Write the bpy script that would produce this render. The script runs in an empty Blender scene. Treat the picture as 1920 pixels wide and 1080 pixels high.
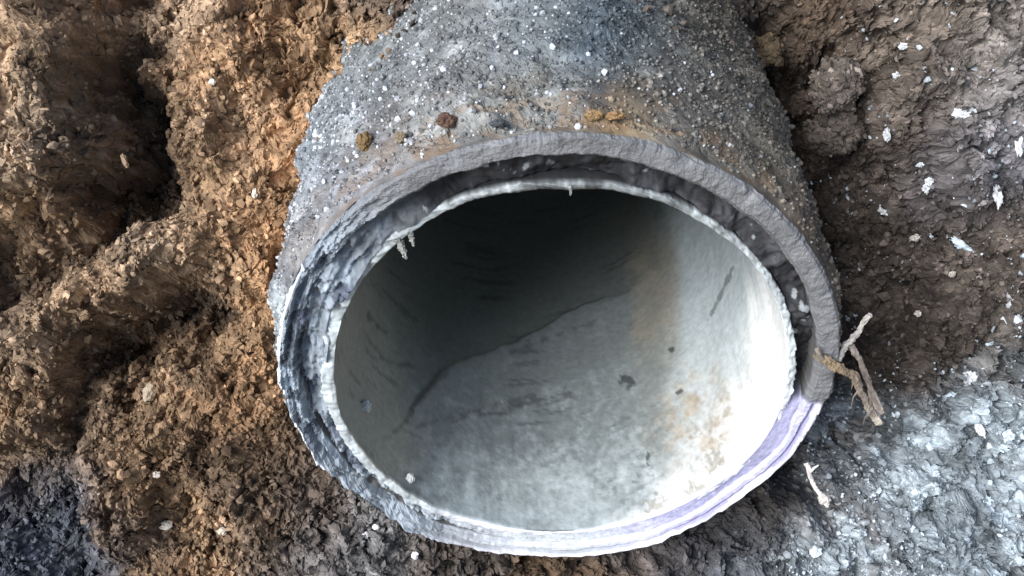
import bpy, math
import numpy as np
from mathutils import Vector, Matrix

# ------------------------------------------------------------------ camera, sky, sun, exposure
S = 0.075                      # outer radius of the pipe in metres; lengths below are in pipe radii
FPX, DIST = 2317.645, 4.438    # focal length in photo pixels, camera distance from the cut end
ELEV = math.radians(45)        # the camera looks 45 degrees down at a 45 degree bank
AX = np.array([1.0, 0, 0])
AV = np.array([0, math.sin(ELEV), math.cos(ELEV)])      # up the bank
AW = np.array([0, -math.cos(ELEV), math.sin(ELEV)])     # out of the bank

def W(P):
    """bank coordinates (across, up the bank, out of the bank) in radii -> world metres"""
    P = np.asarray(P, dtype=np.float64)
    return (P[..., 0:1] * AX + P[..., 1:2] * AV + P[..., 2:3] * AW) * S

scene = bpy.context.scene
cam_data = bpy.data.cameras.new('camera')
cam = bpy.data.objects.new('camera', cam_data)
scene.collection.objects.link(cam)
cam_data.sensor_fit = 'HORIZONTAL'
cam_data.angle = math.radians(45)
cam_data.clip_start = 0.002
cam_data.clip_end = 200
m3 = Matrix((AX, AV, AW)).transposed()
cam.matrix_world = Matrix.Translation(Vector(W([0, 0, DIST]))) @ m3.to_4x4()
scene.camera = cam

SUN = np.array([-0.52, 0.10, 0.85]); SUN /= np.linalg.norm(SUN)
sun_w = W(SUN) / S
world = bpy.data.worlds.new('World')
scene.world = world
world.use_nodes = True
wn = world.node_tree.nodes
bg = wn['Background']
sky = wn.new('ShaderNodeTexSky')
sky.sky_type = 'NISHITA'
sky.sun_disc = False
sky.sun_elevation = math.asin(sun_w[2])
sky.sun_rotation = math.atan2(sun_w[0], sun_w[1])
bg.inputs['Strength'].default_value = 0.075
world.node_tree.links.new(sky.outputs[0], bg.inputs[0])
sun_data = bpy.data.lights.new('sun', 'SUN')
sun_data.energy = 3.2
sun_data.angle = math.radians(38)
sun_data.color = (1.0, 0.985, 0.97)
sun = bpy.data.objects.new('sun', sun_data)
scene.collection.objects.link(sun)
sun.rotation_euler = Vector(sun_w).to_track_quat('Z', 'Y').to_euler()
sun.location = Vector(sun_w) * 3
scene.view_settings.view_transform = 'Standard'
scene.view_settings.look = 'None'
scene.view_settings.gamma = 1
scene.view_settings.use_curve_mapping = False
scene.view_settings.exposure = 0.9

# ------------------------------------------------------------------ helpers
rng = np.random.default_rng(11)
REF = -0.7
PXR = FPX / (DIST - REF)       # pixels per radius at the mean bank depth

def at(px, py, w):
    """the point at depth w on the bank that the photograph shows at (px, py)"""
    px, py, w = np.broadcast_arrays(np.asarray(px, float), np.asarray(py, float), np.asarray(w, float))
    d = (DIST - w) / FPX
    return np.stack([(px - 960) * d, (540 - py) * d, w], -1)

def topx(P):
    d = FPX / (DIST - P[..., 2])
    return 960 + P[..., 0] * d, 540 - P[..., 1] * d

def hash3(i, j, k, seed):
    with np.errstate(over='ignore'):
        h = (i.astype(np.uint32) * np.uint32(374761393) + j.astype(np.uint32) * np.uint32(668265263)
             + k.astype(np.uint32) * np.uint32(2147483647 - 1013904223) + np.uint32(seed * 7919 + 13))
        h ^= h >> np.uint32(13); h *= np.uint32(1274126177)
        h ^= h >> np.uint32(16); h *= np.uint32(2246822519)
        h ^= h >> np.uint32(15)
    return h.astype(np.float32) / np.float32(4294967295.0)

def vnoise(x, y, z=None, seed=0):
    """smooth value noise in -1..1"""
    x = np.asarray(x, np.float32); y = np.asarray(y, np.float32)
    z = np.zeros_like(x) if z is None else np.asarray(z, np.float32)
    xi, yi, zi = np.floor(x), np.floor(y), np.floor(z)
    fx, fy, fz = x - xi, y - yi, z - zi
    xi, yi, zi = xi.astype(np.int64), yi.astype(np.int64), zi.astype(np.int64)
    f = lambda t: t * t * t * (t * (t * 6 - 15) + 10)
    ux, uy, uz = f(fx), f(fy), f(fz)
    r = 0
    for a in (0, 1):
        for b in (0, 1):
            for c in (0, 1):
                wgt = (ux if a else 1 - ux) * (uy if b else 1 - uy) * (uz if c else 1 - uz)
                r = r + wgt * hash3(xi + a, yi + b, zi + c, seed)
    return r * 2 - 1

def fbm(x, y, z=None, octv=4, seed=0, gain=0.5):
    r = 0; amp = 1.0; tot = 0
    for o in range(octv):
        k = 2.03 ** o
        r = r + amp * vnoise(x * k + 17.3 * o, y * k - 9.1 * o, None if z is None else z * k + 3.7 * o, seed + o)
        tot += amp; amp *= gain
    return r / tot * 1.6

def cells(x, y, seed=0):
    """nearest crumb centre: distance, offset, and three random numbers of that crumb"""
    x = np.asarray(x, np.float32); y = np.asarray(y, np.float32)
    xi = np.floor(x).astype(np.int64); yi = np.floor(y).astype(np.int64)
    best = np.full(x.shape, 9.0, np.float32)
    out = [np.zeros(x.shape, np.float32) for _ in range(5)]
    for a in (-1, 0, 1):
        for b in (-1, 0, 1):
            ci, cj = xi + a, yi + b
            o = np.zeros_like(ci)
            dx = x - (ci + hash3(ci, cj, o, seed)); dy = y - (cj + hash3(ci, cj, o + 1, seed))
            sc = 0.75 + 0.5 * hash3(ci, cj, o + 5, seed)
            d = (dx * dx + dy * dy) * sc
            m = d < best
            best = np.where(m, d, best)
            for q, val in enumerate((dx, dy, hash3(ci, cj, o + 2, seed), hash3(ci, cj, o + 3, seed), hash3(ci, cj, o + 4, seed))):
                out[q] = np.where(m, val, out[q])
    return (np.sqrt(best), *out)

def crumbs(x, y, seed):
    """broken, angular crumbs: each cell its own height and tilt; returns height 0..1 and the cell's random number"""
    d, dx, dy, r1, r2, r3 = cells(x, y, seed)
    h = r1 * 0.7 + (r2 - 0.5) * 0.8 * dx + (r3 - 0.5) * 0.8 * dy - 0.8 * d * d
    return h, (r1 * 0.37 + r2 * 0.63)

def sstep(a, b, x):
    t = np.clip((x - a) / (b - a), 0, 1)
    return t * t * (3 - 2 * t)

def blend(px, py, pts, sigma, base=1e-7):
    """smooth interpolation of values given at photo positions: rows of (px, py, value...)"""
    pts = np.asarray(pts, np.float32)
    num = 0; den = 0
    for row in pts:
        d2 = (px - row[0]) ** 2 + (py - row[1]) ** 2
        g = np.exp(-d2 / (2 * sigma * sigma)) + base / (1 + d2 / 1e4)
        num = num + g[..., None] * row[2:]
        den = den + g
    return num / den[..., None]

def link(o, parent=None):
    scene.collection.objects.link(o)
    if parent is not None:
        o.parent = parent
    return o

def mesh_obj(name, verts, faces, mat, col=None, smooth=False, parent=None, origin=None):
    """verts in world metres, faces an (n, k) array; col = per-vertex base colour (linear)"""
    verts = np.asarray(verts, np.float64)
    if origin is not None:
        verts = verts - np.asarray(origin)
    faces = np.asarray(faces, np.int32)
    me = bpy.data.meshes.new(name)
    n, k = faces.shape
    me.vertices.add(len(verts)); me.loops.add(n * k); me.polygons.add(n)
    me.vertices.foreach_set('co', verts.astype(np.float32).ravel())
    me.loops.foreach_set('vertex_index', faces.ravel())
    me.polygons.foreach_set('loop_start', np.arange(0, n * k, k, dtype=np.int32))
    me.polygons.foreach_set('loop_total', np.full(n, k, np.int32))
    me.polygons.foreach_set('use_smooth', np.full(n, smooth, dtype=bool))
    if col is not None:
        at_ = me.attributes.new('tint', 'FLOAT_COLOR', 'POINT')
        c = np.ones((len(verts), 4), np.float32); c[:, :3] = np.clip(col, 0.004, 0.9)
        at_.data.foreach_set('color', c.ravel())
    me.update(calc_edges=True)
    me.validate()
    me.materials.append(mat)
    o = bpy.data.objects.new(name, me)
    if origin is not None and parent is None:
        o.location = origin
    return link(o, parent)

def tag(o, label=None, cat=None, group=None, kind=None):
    if label: o['label'] = label
    if cat: o['category'] = cat
    if group: o['group'] = group
    if kind: o['kind'] = kind
    return o

def quads(nr, nc, wrap=False):
    r = np.arange(nr - 1)[:, None]; c = np.arange(nc if wrap else nc - 1)[None]
    c2 = (c + 1) % nc
    a = r * nc + c; b = r * nc + c2; d = (r + 1) * nc + c; e = (r + 1) * nc + c2
    return np.stack([a, b, e, d], -1).reshape(-1, 4)

def tint_mat(name, rough=0.9, spec=0.25, scale=900, amount=0.35, bump=0.3, bump_scale=1500, bump_dist=0.0006, coat=0.0, streak=None, tint2=None):
    m = bpy.data.materials.new(name); m.use_nodes = True
    nt = m.node_tree; N = nt.nodes; L = nt.links
    p = N['Principled BSDF']
    p.inputs['Roughness'].default_value = rough
    p.inputs['Specular IOR Level'].default_value = spec
    p.inputs['Coat Weight'].default_value = coat
    p.inputs['Coat Roughness'].default_value = 0.25
    a = N.new('ShaderNodeAttribute'); a.attribute_name = 'tint'
    tc = N.new('ShaderNodeTexCoord')
    src = tc.outputs['Object']
    if streak:
        mp = N.new('ShaderNodeMapping'); mp.inputs['Scale'].default_value = streak
        L.new(src, mp.inputs[0]); src2 = mp.outputs[0]
    else:
        src2 = src
    n1 = N.new('ShaderNodeTexNoise'); n1.inputs['Scale'].default_value = scale; n1.inputs['Detail'].default_value = 5
    n1.inputs['Roughness'].default_value = 0.65
    L.new(src2, n1.inputs['Vector'])
    mr = N.new('ShaderNodeMapRange'); mr.inputs[1].default_value = 0.25; mr.inputs[2].default_value = 0.75
    mr.inputs[3].default_value = 1 - amount; mr.inputs[4].default_value = 1 + amount
    L.new(n1.outputs[0], mr.inputs[0])
    mx = N.new('ShaderNodeVectorMath'); mx.operation = 'SCALE'
    L.new(a.outputs['Color'], mx.inputs[0]); L.new(mr.outputs[0], mx.inputs['Scale'])
    L.new(mx.outputs[0], p.inputs['Base Color'])
    if bump:
        n2 = N.new('ShaderNodeTexNoise'); n2.inputs['Scale'].default_value = bump_scale; n2.inputs['Detail'].default_value = 4
        L.new(src2, n2.inputs['Vector'])
        bp = N.new('ShaderNodeBump'); bp.inputs['Strength'].default_value = bump; bp.inputs['Distance'].default_value = bump_dist
        L.new(n2.outputs[0], bp.inputs['Height']); L.new(bp.outputs[0], p.inputs['Normal'])
    return m

M_soil = tint_mat('soil', 0.92, 0.2, 700, 0.3, 0.5, 1600)
M_crumb = tint_mat('soil_crumb', 0.9, 0.25, 900, 0.22, 0.3, 2200)
M_crust = tint_mat('sandy_crust', 0.75, 0.4, 900, 0.3, 0.4, 1800)
M_sand = tint_mat('quartz_sand', 0.4, 0.5, 900, 0.12, 0.15, 2500)
M_wall = tint_mat('grey_pipe_wall', 0.6, 0.4, 700, 0.16, 0.3, 1500)
M_fill = tint_mat('dark_bedding', 0.7, 0.4, 500, 0.35, 0.5, 900)
M_liner = tint_mat('white_liner', 0.45, 0.45, 420, 0.22, 0.4, 700, 0.0004)
M_flake = tint_mat('white_flake', 0.55, 0.4, 900, 0.12, 0.4, 1500)
M_wood = tint_mat('dry_bark', 0.8, 0.3, 600, 0.35, 0.6, 900)

# ------------------------------------------------------------------ the pipe's frame
C = np.array([0.1654, -0.315, 0.0])
PA = np.array([0.0049, -0.6171, 0.0]); PA[2] = math.sqrt(1 - PA @ PA)     # out of the opening
E2 = np.array([0, 1, 0]) - PA * PA[1]; E2 /= np.linalg.norm(E2)
E1 = np.cross(E2, PA)

def pipe_pt(r, th, s, ox=0.0, oy=0.0):
    x = r * np.cos(th) + ox; y = r * np.sin(th) + oy
    return C + x[..., None] * E1 + y[..., None] * E2 + np.asarray(s)[..., None] * PA

def pipe_uv(P):
    d = P - C
    x = d @ E1; y = d @ E2
    return np.hypot(x, y), np.arctan2(y, x), d @ PA

# ------------------------------------------------------------------ soil bank
HEIGHTS = [
 (0,0,-.35),(60,200,-.36),(60,400,-.48),(120,170,-.42),(80,300,-.42),(140,20,-.4),(120,90,-.4),(100,240,-.45),(40,460,-.6),(10,300,-.4),(0,-200,-.4),(-150,100,-.4),(-150,350,-.5),(90,90,-.45),
 (215,40,-1.3),(195,200,-1.6),(160,350,-1.6),(75,490,-1.4),(225,300,-1.6),(-50,560,-1.2),(225,-80,-1.3),(205,115,-1.4),(120,440,-1.5),
 (310,20,-.65),(330,150,-.62),(450,100,-.6),(500,230,-.72),(300,235,-.75),(380,200,-.6),(380,-80,-.55),(560,-20,-.55),
 (280,305,-1.15),(330,345,-.95),(390,400,-.8),(150,510,-.55),(100,560,-.5),(250,490,-.6),(0,620,-.45),(450,400,-.82),(500,500,-.8),(430,520,-.75),(330,440,-.65),(-120,650,-.5),
 (220,625,-1.5),(300,600,-1.5),(140,700,-1.4),(110,790,-1.35),(380,585,-1.2),(180,660,-1.45),
 (300,720,-.78),(450,660,-.72),(300,850,-.7),(450,800,-.72),(500,950,-.75),(210,930,-.75),(185,800,-.82),(530,760,-.85),
 (30,770,-.85),(50,700,-.8),(0,920,-1.2),(80,1000,-1.2),(100,1060,-1.1),(300,1020,-.9),(-100,800,-.8),(-100,1000,-1.1),
 (600,960,-.78),(680,1000,-.62),(560,870,-.8),(760,1050,-.66),(850,1060,-.72),(1050,1085,-.76),(1250,1060,-.78),(1050,1200,-.7),(700,1150,-.7),(400,1150,-.8),
 (1400,1000,-.85),(1540,880,-1.3),(1500,1060,-.75),(1620,960,-.85),(1700,800,-1.05),(1640,690,-1.5),(1600,500,-1.8),(1540,330,-1.9),(1490,170,-1.9),(1520,60,-1.4),
 (1640,420,-1.45),(1680,540,-1.4),(1720,480,-1.2),(1720,610,-1.2),(1690,380,-1.2),(1600,780,-1.5),(1700,250,-.85),(1750,100,-.6),(1650,80,-.75),(1850,50,-.5),(1850,300,-.6),(1790,450,-.85),(1850,600,-.65),
 (1800,720,-.78),(1900,800,-.55),(1800,900,-.6),(1850,1050,-.5),(1650,1050,-.65),(1750,1000,-.6),(2050,300,-.5),(2050,700,-.55),(2050,1000,-.5),(1600,1180,-.6),(1350,1150,-.7),
 (1430,20,-1.0),(1560,10,-.85),(1440,90,-1.35),(1500,-80,-.8),(1600,340,-1.6),(1640,210,-1.35),(1560,110,-1.5),(1530,220,-1.9),(1640,290,-1.4),(1610,130,-1.2),(1640,620,-1.45),
 (800,-60,-.3),(1000,-160,-.1),(1000,-320,.1),(700,-70,-.15),(620,20,-.6),(710,0,-.42),(560,90,-.8),(510,180,-.85),(1200,-60,-.5),(1350,-40,-.7),(750,-250,-.1),(1250,-250,-.1),
 (1050,700,-1.5),(900,600,-1.6),(1250,600,-1.7),(1050,400,-1.9),(800,750,-1.2),(1350,850,-1.3),(700,600,-1.3),(1450,650,-1.6),
]
T_=(.305,.205,.124); O_=(.41,.245,.132); B_=(.118,.080,.052); G_=(.105,.087,.075); D_=(.23,.27,.30); P_=(.36,.27,.19); K_=(.052,.042,.035); N_=(.068,.077,.095); Y_=(.15,.148,.15)  # K_ is near-black, painting the shade of crevices and hollows into the soil
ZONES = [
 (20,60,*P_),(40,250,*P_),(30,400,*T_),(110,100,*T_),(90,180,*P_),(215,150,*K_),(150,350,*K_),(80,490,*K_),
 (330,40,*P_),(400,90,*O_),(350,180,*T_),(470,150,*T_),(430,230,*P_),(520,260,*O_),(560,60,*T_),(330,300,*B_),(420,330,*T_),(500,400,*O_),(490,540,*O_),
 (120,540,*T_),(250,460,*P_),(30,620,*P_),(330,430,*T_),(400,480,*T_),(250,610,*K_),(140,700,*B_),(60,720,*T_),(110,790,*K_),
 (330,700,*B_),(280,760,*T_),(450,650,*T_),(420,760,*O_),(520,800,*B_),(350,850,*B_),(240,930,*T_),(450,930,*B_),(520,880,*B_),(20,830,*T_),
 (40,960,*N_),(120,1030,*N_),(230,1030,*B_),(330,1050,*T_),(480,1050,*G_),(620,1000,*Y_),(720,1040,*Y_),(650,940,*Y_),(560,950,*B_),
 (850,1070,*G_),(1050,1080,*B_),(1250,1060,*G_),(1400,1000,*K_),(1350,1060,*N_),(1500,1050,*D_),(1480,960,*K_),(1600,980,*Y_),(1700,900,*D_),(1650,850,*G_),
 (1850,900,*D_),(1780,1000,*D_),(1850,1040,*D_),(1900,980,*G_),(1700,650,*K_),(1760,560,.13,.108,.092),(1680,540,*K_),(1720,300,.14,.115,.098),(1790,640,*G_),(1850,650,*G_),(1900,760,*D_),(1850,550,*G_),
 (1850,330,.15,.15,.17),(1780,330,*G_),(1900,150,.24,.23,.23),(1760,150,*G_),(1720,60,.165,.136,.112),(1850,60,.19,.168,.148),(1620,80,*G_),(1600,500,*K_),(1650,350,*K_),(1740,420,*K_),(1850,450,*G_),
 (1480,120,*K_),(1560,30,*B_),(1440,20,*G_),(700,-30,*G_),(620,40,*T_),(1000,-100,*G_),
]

def soil_colour(px, py, rnd, seed):
    wx = px + 60 * fbm(px / 130, py / 130, seed=31 + seed); wy = py + 60 * fbm(px / 130, py / 130, seed=41 + seed)
    c = blend(wx, wy, ZONES, 62)
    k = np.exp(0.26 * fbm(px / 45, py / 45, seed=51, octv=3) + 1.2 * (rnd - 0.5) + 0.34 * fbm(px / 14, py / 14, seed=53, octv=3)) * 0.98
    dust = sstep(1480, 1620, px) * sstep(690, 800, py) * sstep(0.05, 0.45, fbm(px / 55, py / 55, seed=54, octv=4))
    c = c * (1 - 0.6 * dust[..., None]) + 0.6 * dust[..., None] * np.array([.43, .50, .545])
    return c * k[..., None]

def soil_height(px, py):
    wx = px + 38 * fbm(px / 110, py / 110, seed=61); wy = py + 38 * fbm(px / 110, py / 110, seed=71)
    w = blend(wx, wy, HEIGHTS, 46)[..., 0]
    w = w + 0.10 * fbm(px / 170, py / 170, seed=81, octv=3)
    w = w + 0.055 * fbm(px / 48, py / 48, seed=91, octv=3)
    jx = px + 7 * fbm(px / 16, py / 16, seed=5, octv=2); jy = py + 7 * fbm(px / 16, py / 16, seed=6, octv=2)
    h1, r1 = crumbs(jx / 46, jy / 46, 1)
    h2, r2 = crumbs(jx / 22 + 5.5, jy / 22, 2)
    h3, r3 = crumbs(jx / 11.5, jy / 11.5 + 3.3, 3)
    rough = 0.42 + 0.75 * np.clip(fbm(px / 120, py / 120, seed=101, octv=3) + 0.4, 0, 1.2)
    for bx, by, bs in ((510, 300, 70), (505, 500, 60), (400, 90, 80), (320, 60, 60), (60, 600, 70), (280, 460, 60)):
        rough = rough * (1 - 0.5 * np.exp(-((px - bx) ** 2 + (py - by) ** 2) / (2 * bs * bs)))
    rough = rough * (0.88 + 0.45 * sstep(1500, 1650, px))
    w = w + rough * (0.075 * h1 + 0.06 * h2 + 0.036 * h3) - 0.06 + 0.022 * fbm(px / 13, py / 13, seed=103, octv=4, gain=0.7) * (1 + 0.5 * sstep(1500, 1650, px))
    return w, 0.2 * r1 + 0.35 * r2 + 0.45 * r3

STEP = 2.3
gx = np.concatenate([np.arange(-900, -120, 10), np.arange(-120, 2040, STEP), np.arange(2040, 2830, 10)])     # finest in the close-up
gy = np.concatenate([np.arange(-560, -70, 10), np.arange(-70, 1150, STEP), np.arange(1150, 1660, 10)])
def near(g, v):
    return np.clip(np.searchsorted(g, v), 0, len(g) - 1)
GX, GY = np.meshgrid(gx, gy)
HW, HR = soil_height(GX, GY)

def sink(P):
    """keep soil out of the space in front of the opening"""
    r, th, s = pipe_uv(P)
    lim = (-0.03 - ((P[..., 0] - C[0]) * PA[0] + (P[..., 1] - C[1]) * PA[1])) / PA[2] + 0.12 * np.clip(r - 0.97, 0, 2) ** 0.5 * 3
    k = r < 1.12
    P = P.copy(); P[..., 2] = np.where(k, np.minimum(P[..., 2], lim), P[..., 2])
    return P

dref = (DIST - REF) / FPX
GP = np.stack([(GX - 960) * dref, (540 - GY) * dref, HW], -1)
for ax_ in (0, 1):     # sideways relief, so that steep faces are rough too
    GP[..., ax_] += 0.028 * fbm(GP[..., 0] * 9, GP[..., 1] * 9, HW * 9, octv=4, seed=301 + 20 * ax_, gain=0.6)
GP = sink(GP)
vis_x, vis_y = topx(GP)
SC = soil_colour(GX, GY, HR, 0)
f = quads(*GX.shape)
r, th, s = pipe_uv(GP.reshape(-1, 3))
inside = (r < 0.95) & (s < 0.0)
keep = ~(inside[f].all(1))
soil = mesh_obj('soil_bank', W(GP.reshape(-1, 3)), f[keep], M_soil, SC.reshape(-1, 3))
tag(soil, 'crumbly brown and grey soil bank around the broken pipe end', 'soil', kind='structure')

# the bank goes on beyond the close-up, and levels out below and above it
ox = np.concatenate([-2 ** np.linspace(7, 0.3, 40), np.linspace(0, 1, 41), 1 + 2 ** np.linspace(0.3, 7, 40) - 0.0]) 
xl, xr = GP[0, 0, 0], GP[0, -1, 0]; yt, yb = GP[0, 0, 1], GP[-1, 0, 1]
t_out = np.concatenate([-(1.22 ** np.arange(26, -1, -1) - 1) * 0.16, np.linspace(0, 1, 60)[1:-1], 1 + (1.22 ** np.arange(27) - 1) * 0.16])
UX, UY = np.meshgrid(xl + t_out * (xr - xl), yb + t_out * (yt - yb))
out_w = REF + 0.16 * fbm(UX / 0.5, UY / 0.5, seed=111, octv=5) + 0.7 * fbm(UX / 9 + 3, UY / 9, seed=121, octv=4) * sstep(1.5, 12, np.maximum(abs(UX), abs(UY)))
inner = (UX > xl + 0.02) & (UX < xr - 0.02) & (UY > yb + 0.02) & (UY < yt - 0.02)
# meet the detailed soil at its edge, a little below it
ppx = np.clip(960 + UX / dref, gx[0], gx[-1]); ppy = np.clip(540 - UY / dref, gy[0], gy[-1])
ix = near(gx, ppx); iy = near(gy, ppy)
edge_d = np.maximum(np.maximum(xl - UX, UX - xr), np.maximum(yb - UY, UY - yt))
out_w = np.where(edge_d < 0.6, (HW[iy, ix] - 0.03) * (1 - sstep(0, 0.6, edge_d)) + out_w * sstep(0, 0.6, edge_d), out_w)
OW = W(np.stack([UX, UY, out_w], -1))
low = W(np.array([0, -6.0, REF]))[2]; high = W(np.array([0, 11.0, REF]))[2]
zc = OW[..., 2].copy()
OW[..., 2] = np.where(zc < low, low + (zc - low) * 0.03, np.where(zc > high, high + (zc - high) * 0.03, zc))
fo = quads(*UX.shape)
keep = ~(inner.reshape(-1)[fo].any(1))
oc = np.array([.16, .118, .08]) * np.exp(0.35 * fbm(UX / 0.3, UY / 0.3, seed=131))[..., None]
ground = mesh_obj('ground', OW.reshape(-1, 3), fo[keep], M_soil, oc.reshape(-1, 3))
tag(ground, 'bare soil going on beyond the bank', kind='structure')

# ------------------------------------------------------------------ grains: irregular stones of 20 faces, joined
def ico():
    p = (1 + 5 ** 0.5) / 2
    v = np.array([(-1,p,0),(1,p,0),(-1,-p,0),(1,-p,0),(0,-1,p),(0,1,p),(0,-1,-p),(0,1,-p),(p,0,-1),(p,0,1),(-p,0,-1),(-p,0,1)], float)
    v /= np.linalg.norm(v[0])
    f = np.array([(0,11,5),(0,5,1),(0,1,7),(0,7,10),(0,10,11),(1,5,9),(5,11,4),(11,10,2),(10,7,6),(7,1,8),(3,9,4),(3,4,2),(3,2,6),(3,6,8),(3,8,9),(4,9,5),(2,4,11),(6,2,10),(8,6,7),(9,8,1)])
    return v, f
ICO_V, ICO_F = ico()

def rand_rot(n):
    q = rng.normal(size=(n, 4)); q /= np.linalg.norm(q, axis=1)[:, None]
    a, b, c, d = q.T
    return np.stack([np.stack([1-2*(c*c+d*d), 2*(b*c-a*d), 2*(b*d+a*c)], -1),
                     np.stack([2*(b*c+a*d), 1-2*(b*b+d*d), 2*(c*d-a*b)], -1),
                     np.stack([2*(b*d-a*c), 2*(c*d+a*b), 1-2*(b*b+c*c)], -1)], 1)

def grains(pos, rad, col, squash=(0.6, 1.25), rough=0.28):
    n = len(pos)
    sh = ICO_V[None] * (1 + rng.uniform(-rough, rough, (n, 12, 1)))
    sh = sh * rng.uniform(squash[0], squash[1], (n, 1, 3))
    v = np.einsum('nij,nkj->nki', rand_rot(n), sh) * rad[:, None, None] + pos[:, None, :]
    fc = (ICO_F[None] + 12 * np.arange(n)[:, None, None]).reshape(-1, 3)
    return v.reshape(-1, 3), fc, np.repeat(col, 12, 0)

def soil_at(px, py):
    ix = near(gx, px); iy = near(gy, py)
    return GP[iy, ix], HR[iy, ix]

def clear_of_pipe(P, rad):
    r, th, s = pipe_uv(P)
    hit = (r < 1.05 + rad) & (s < 0.05) & (s > -2.2)
    front = (r < 1.0) & (s >= 0.0)
    return ~(hit & (r < 1.0)) & ~front & ~((r < 1.03 + 0.5 * rad) & (s < 0.03) & (s > -1.6) & (th > -0.6) & (th < math.pi * 0.9))

N0 = 50000
qx = rng.uniform(-240, 2160, N0); qy = rng.uniform(-130, 1210, N0)
den = fbm(qx / 90, qy / 90, seed=141, octv=3)
e_ = 12.0
hb = lambda x, y: blend(x, y, HEIGHTS, 46)[..., 0]
steep = sstep(0.5, 2.0, np.hypot(hb(qx + e_, qy) - hb(qx - e_, qy), hb(qx, qy + e_) - hb(qx, qy - e_)) / (2 * e_) * PXR)
ok = rng.uniform(0, 1, N0) < np.clip(0.30 + 0.45 * den, 0.05, 1) + 0.45 * steep
qx, qy = qx[ok], qy[ok]
Pq, _ = soil_at(qx, qy)
rad = np.clip(rng.lognormal(math.log(3.9), 0.45, len(qx)), 2.2, 9) / PXR
Pq = Pq + np.stack([np.zeros_like(rad), np.zeros_like(rad), rad * 0.35], -1)
ok = clear_of_pipe(Pq, rad)
Pq, rad, qx, qy = Pq[ok], rad[ok], qx[ok], qy[ok]
gr = rng.uniform(0, 1, len(qx))
cc = soil_colour(qx, qy, 0.5 + (gr - 0.5) * 1.0, 0)
v, fc, cl = grains(Pq, rad, cc, (0.4, 1.35), 0.42)
cr = mesh_obj('soil_crumbs', W(v), fc, M_crumb, cl)
tag(cr, 'loose angular soil crumbs and grit lying all over the bank', 'soil', kind='stuff')

# ------------------------------------------------------------------ the pipe
pipe = bpy.data.objects.new('pipe', None); link(pipe)
pipe.location = W(C)
pipe.empty_display_size = 0.02
tag(pipe, 'broken grey pipe end with white inner liner sticking out of the soil', 'pipe')
ORI = W(C)
DEG = math.pi / 180

CRUST_COL = [
 (560,300,.36,.40,.47),(545,480,.38,.40,.47),(620,180,.36,.40,.46),(620,400,.40,.40,.45),(700,90,.36,.40,.44),(760,60,.42,.45,.50),(760,160,.30,.30,.32),(850,60,.36,.36,.38),
 (700,280,.38,.36,.38),(800,240,.38,.37,.38),(850,170,.38,.38,.42),(900,100,.32,.33,.36),(1000,60,.33,.36,.40),(1060,150,.18,.215,.265),(1120,90,.14,.18,.23),(1200,60,.16,.19,.225),
 (1000,190,.34,.33,.31),(900,200,.38,.37,.36),(1150,225,.46,.32,.18),(1050,225,.36,.35,.36),(1230,200,.30,.28,.27),(1300,150,.25,.24,.24),(1300,60,.20,.19,.18),(1350,20,.16,.135,.11),(700,15,.24,.215,.19),(640,60,.27,.25,.24),(1350,240,.27,.25,.235),
 (1420,200,.20,.175,.15),(1450,300,.22,.195,.17),(1380,100,.17,.15,.135),(1520,420,.20,.165,.14),(1560,530,.20,.165,.14),(600,470,.40,.34,.32),(540,640,.55,.60,.66),(545,760,.40,.44,.48)]

th_d = np.concatenate([np.linspace(-90, -22, 60)[:-1], np.linspace(-22, 200, 950), np.linspace(200, 270, 90)[1:]]) * DEG
nT = len(th_d)

def crust_thick(th, s):
    left = np.exp(-((th / DEG - 172) / 34) ** 2)
    fade = sstep(0.0, 0.14, -s)
    return (0.012 + 0.012 * left) * fade + (0.035 * np.exp(-((th / DEG - 95) / 45) ** 2)) * sstep(0.1, 0.5, -s)

def cut_s(th):
    """how far the broken edge of the outer wall stands out, round the pipe"""
    d = (th / DEG + 180) % 360 - 180
    s = 0.016 * fbm(np.cos(th) * 2.1, np.sin(th) * 2.1, seed=151, octv=3) + 0.0012 * fbm(np.cos(th) * 30, np.sin(th) * 30, seed=152, octv=3)
    notch = sstep(-7, -10, d) * sstep(-130, -95, d)
    return s - 0.03 * notch

# outer wall with its sandy crust, and the broken lip
s_rows = np.concatenate([np.linspace(-5.5, -2.1, 8)[:-1], np.linspace(-2.1, -1.2, 90)[:-1], np.linspace(-1.2, -0.012, 250)])
TH, SS = np.meshgrid(th_d, s_rows)
arc = TH * 512; alo = SS * 512
jx = arc + 5 * fbm(arc / 14, alo / 14, seed=161, octv=2); jy = alo + 5 * fbm(arc / 14, alo / 14, seed=162, octv=2)
h1, r1 = crumbs(jx / 38, jy / 38, 21); h2, r2 = crumbs(jx / 17, jy / 17, 22); h3, r3 = crumbs(jx / 9, jy / 9, 23)
amt = sstep(0.0, 0.10, -SS) * (0.8 + 0.5 * fbm(arc / 120, alo / 120, seed=163, octv=2)) * sstep(-45, -5, TH / DEG)
lump = 0.024 * fbm(arc / 95, alo / 95, seed=164, octv=3)
RR = 1.0 + crust_thick(TH, SS) + amt * (lump * 1.3 + 0.014 * h1 + 0.010 * h2 + 0.007 * h3)
end = SS + (cut_s(TH) - 0.012 * 0) * sstep(-0.35, 0.0, SS)
PW = pipe_pt(RR, TH, end)
px, py = topx(PW)
rn = 0.25 * r1 + 0.35 * r2 + 0.4 * r3
wc = blend(px + 25 * fbm(px / 60, py / 60, seed=165), py + 25 * fbm(px / 60, py / 60, seed=166), CRUST_COL, 48) * 0.92
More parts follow.
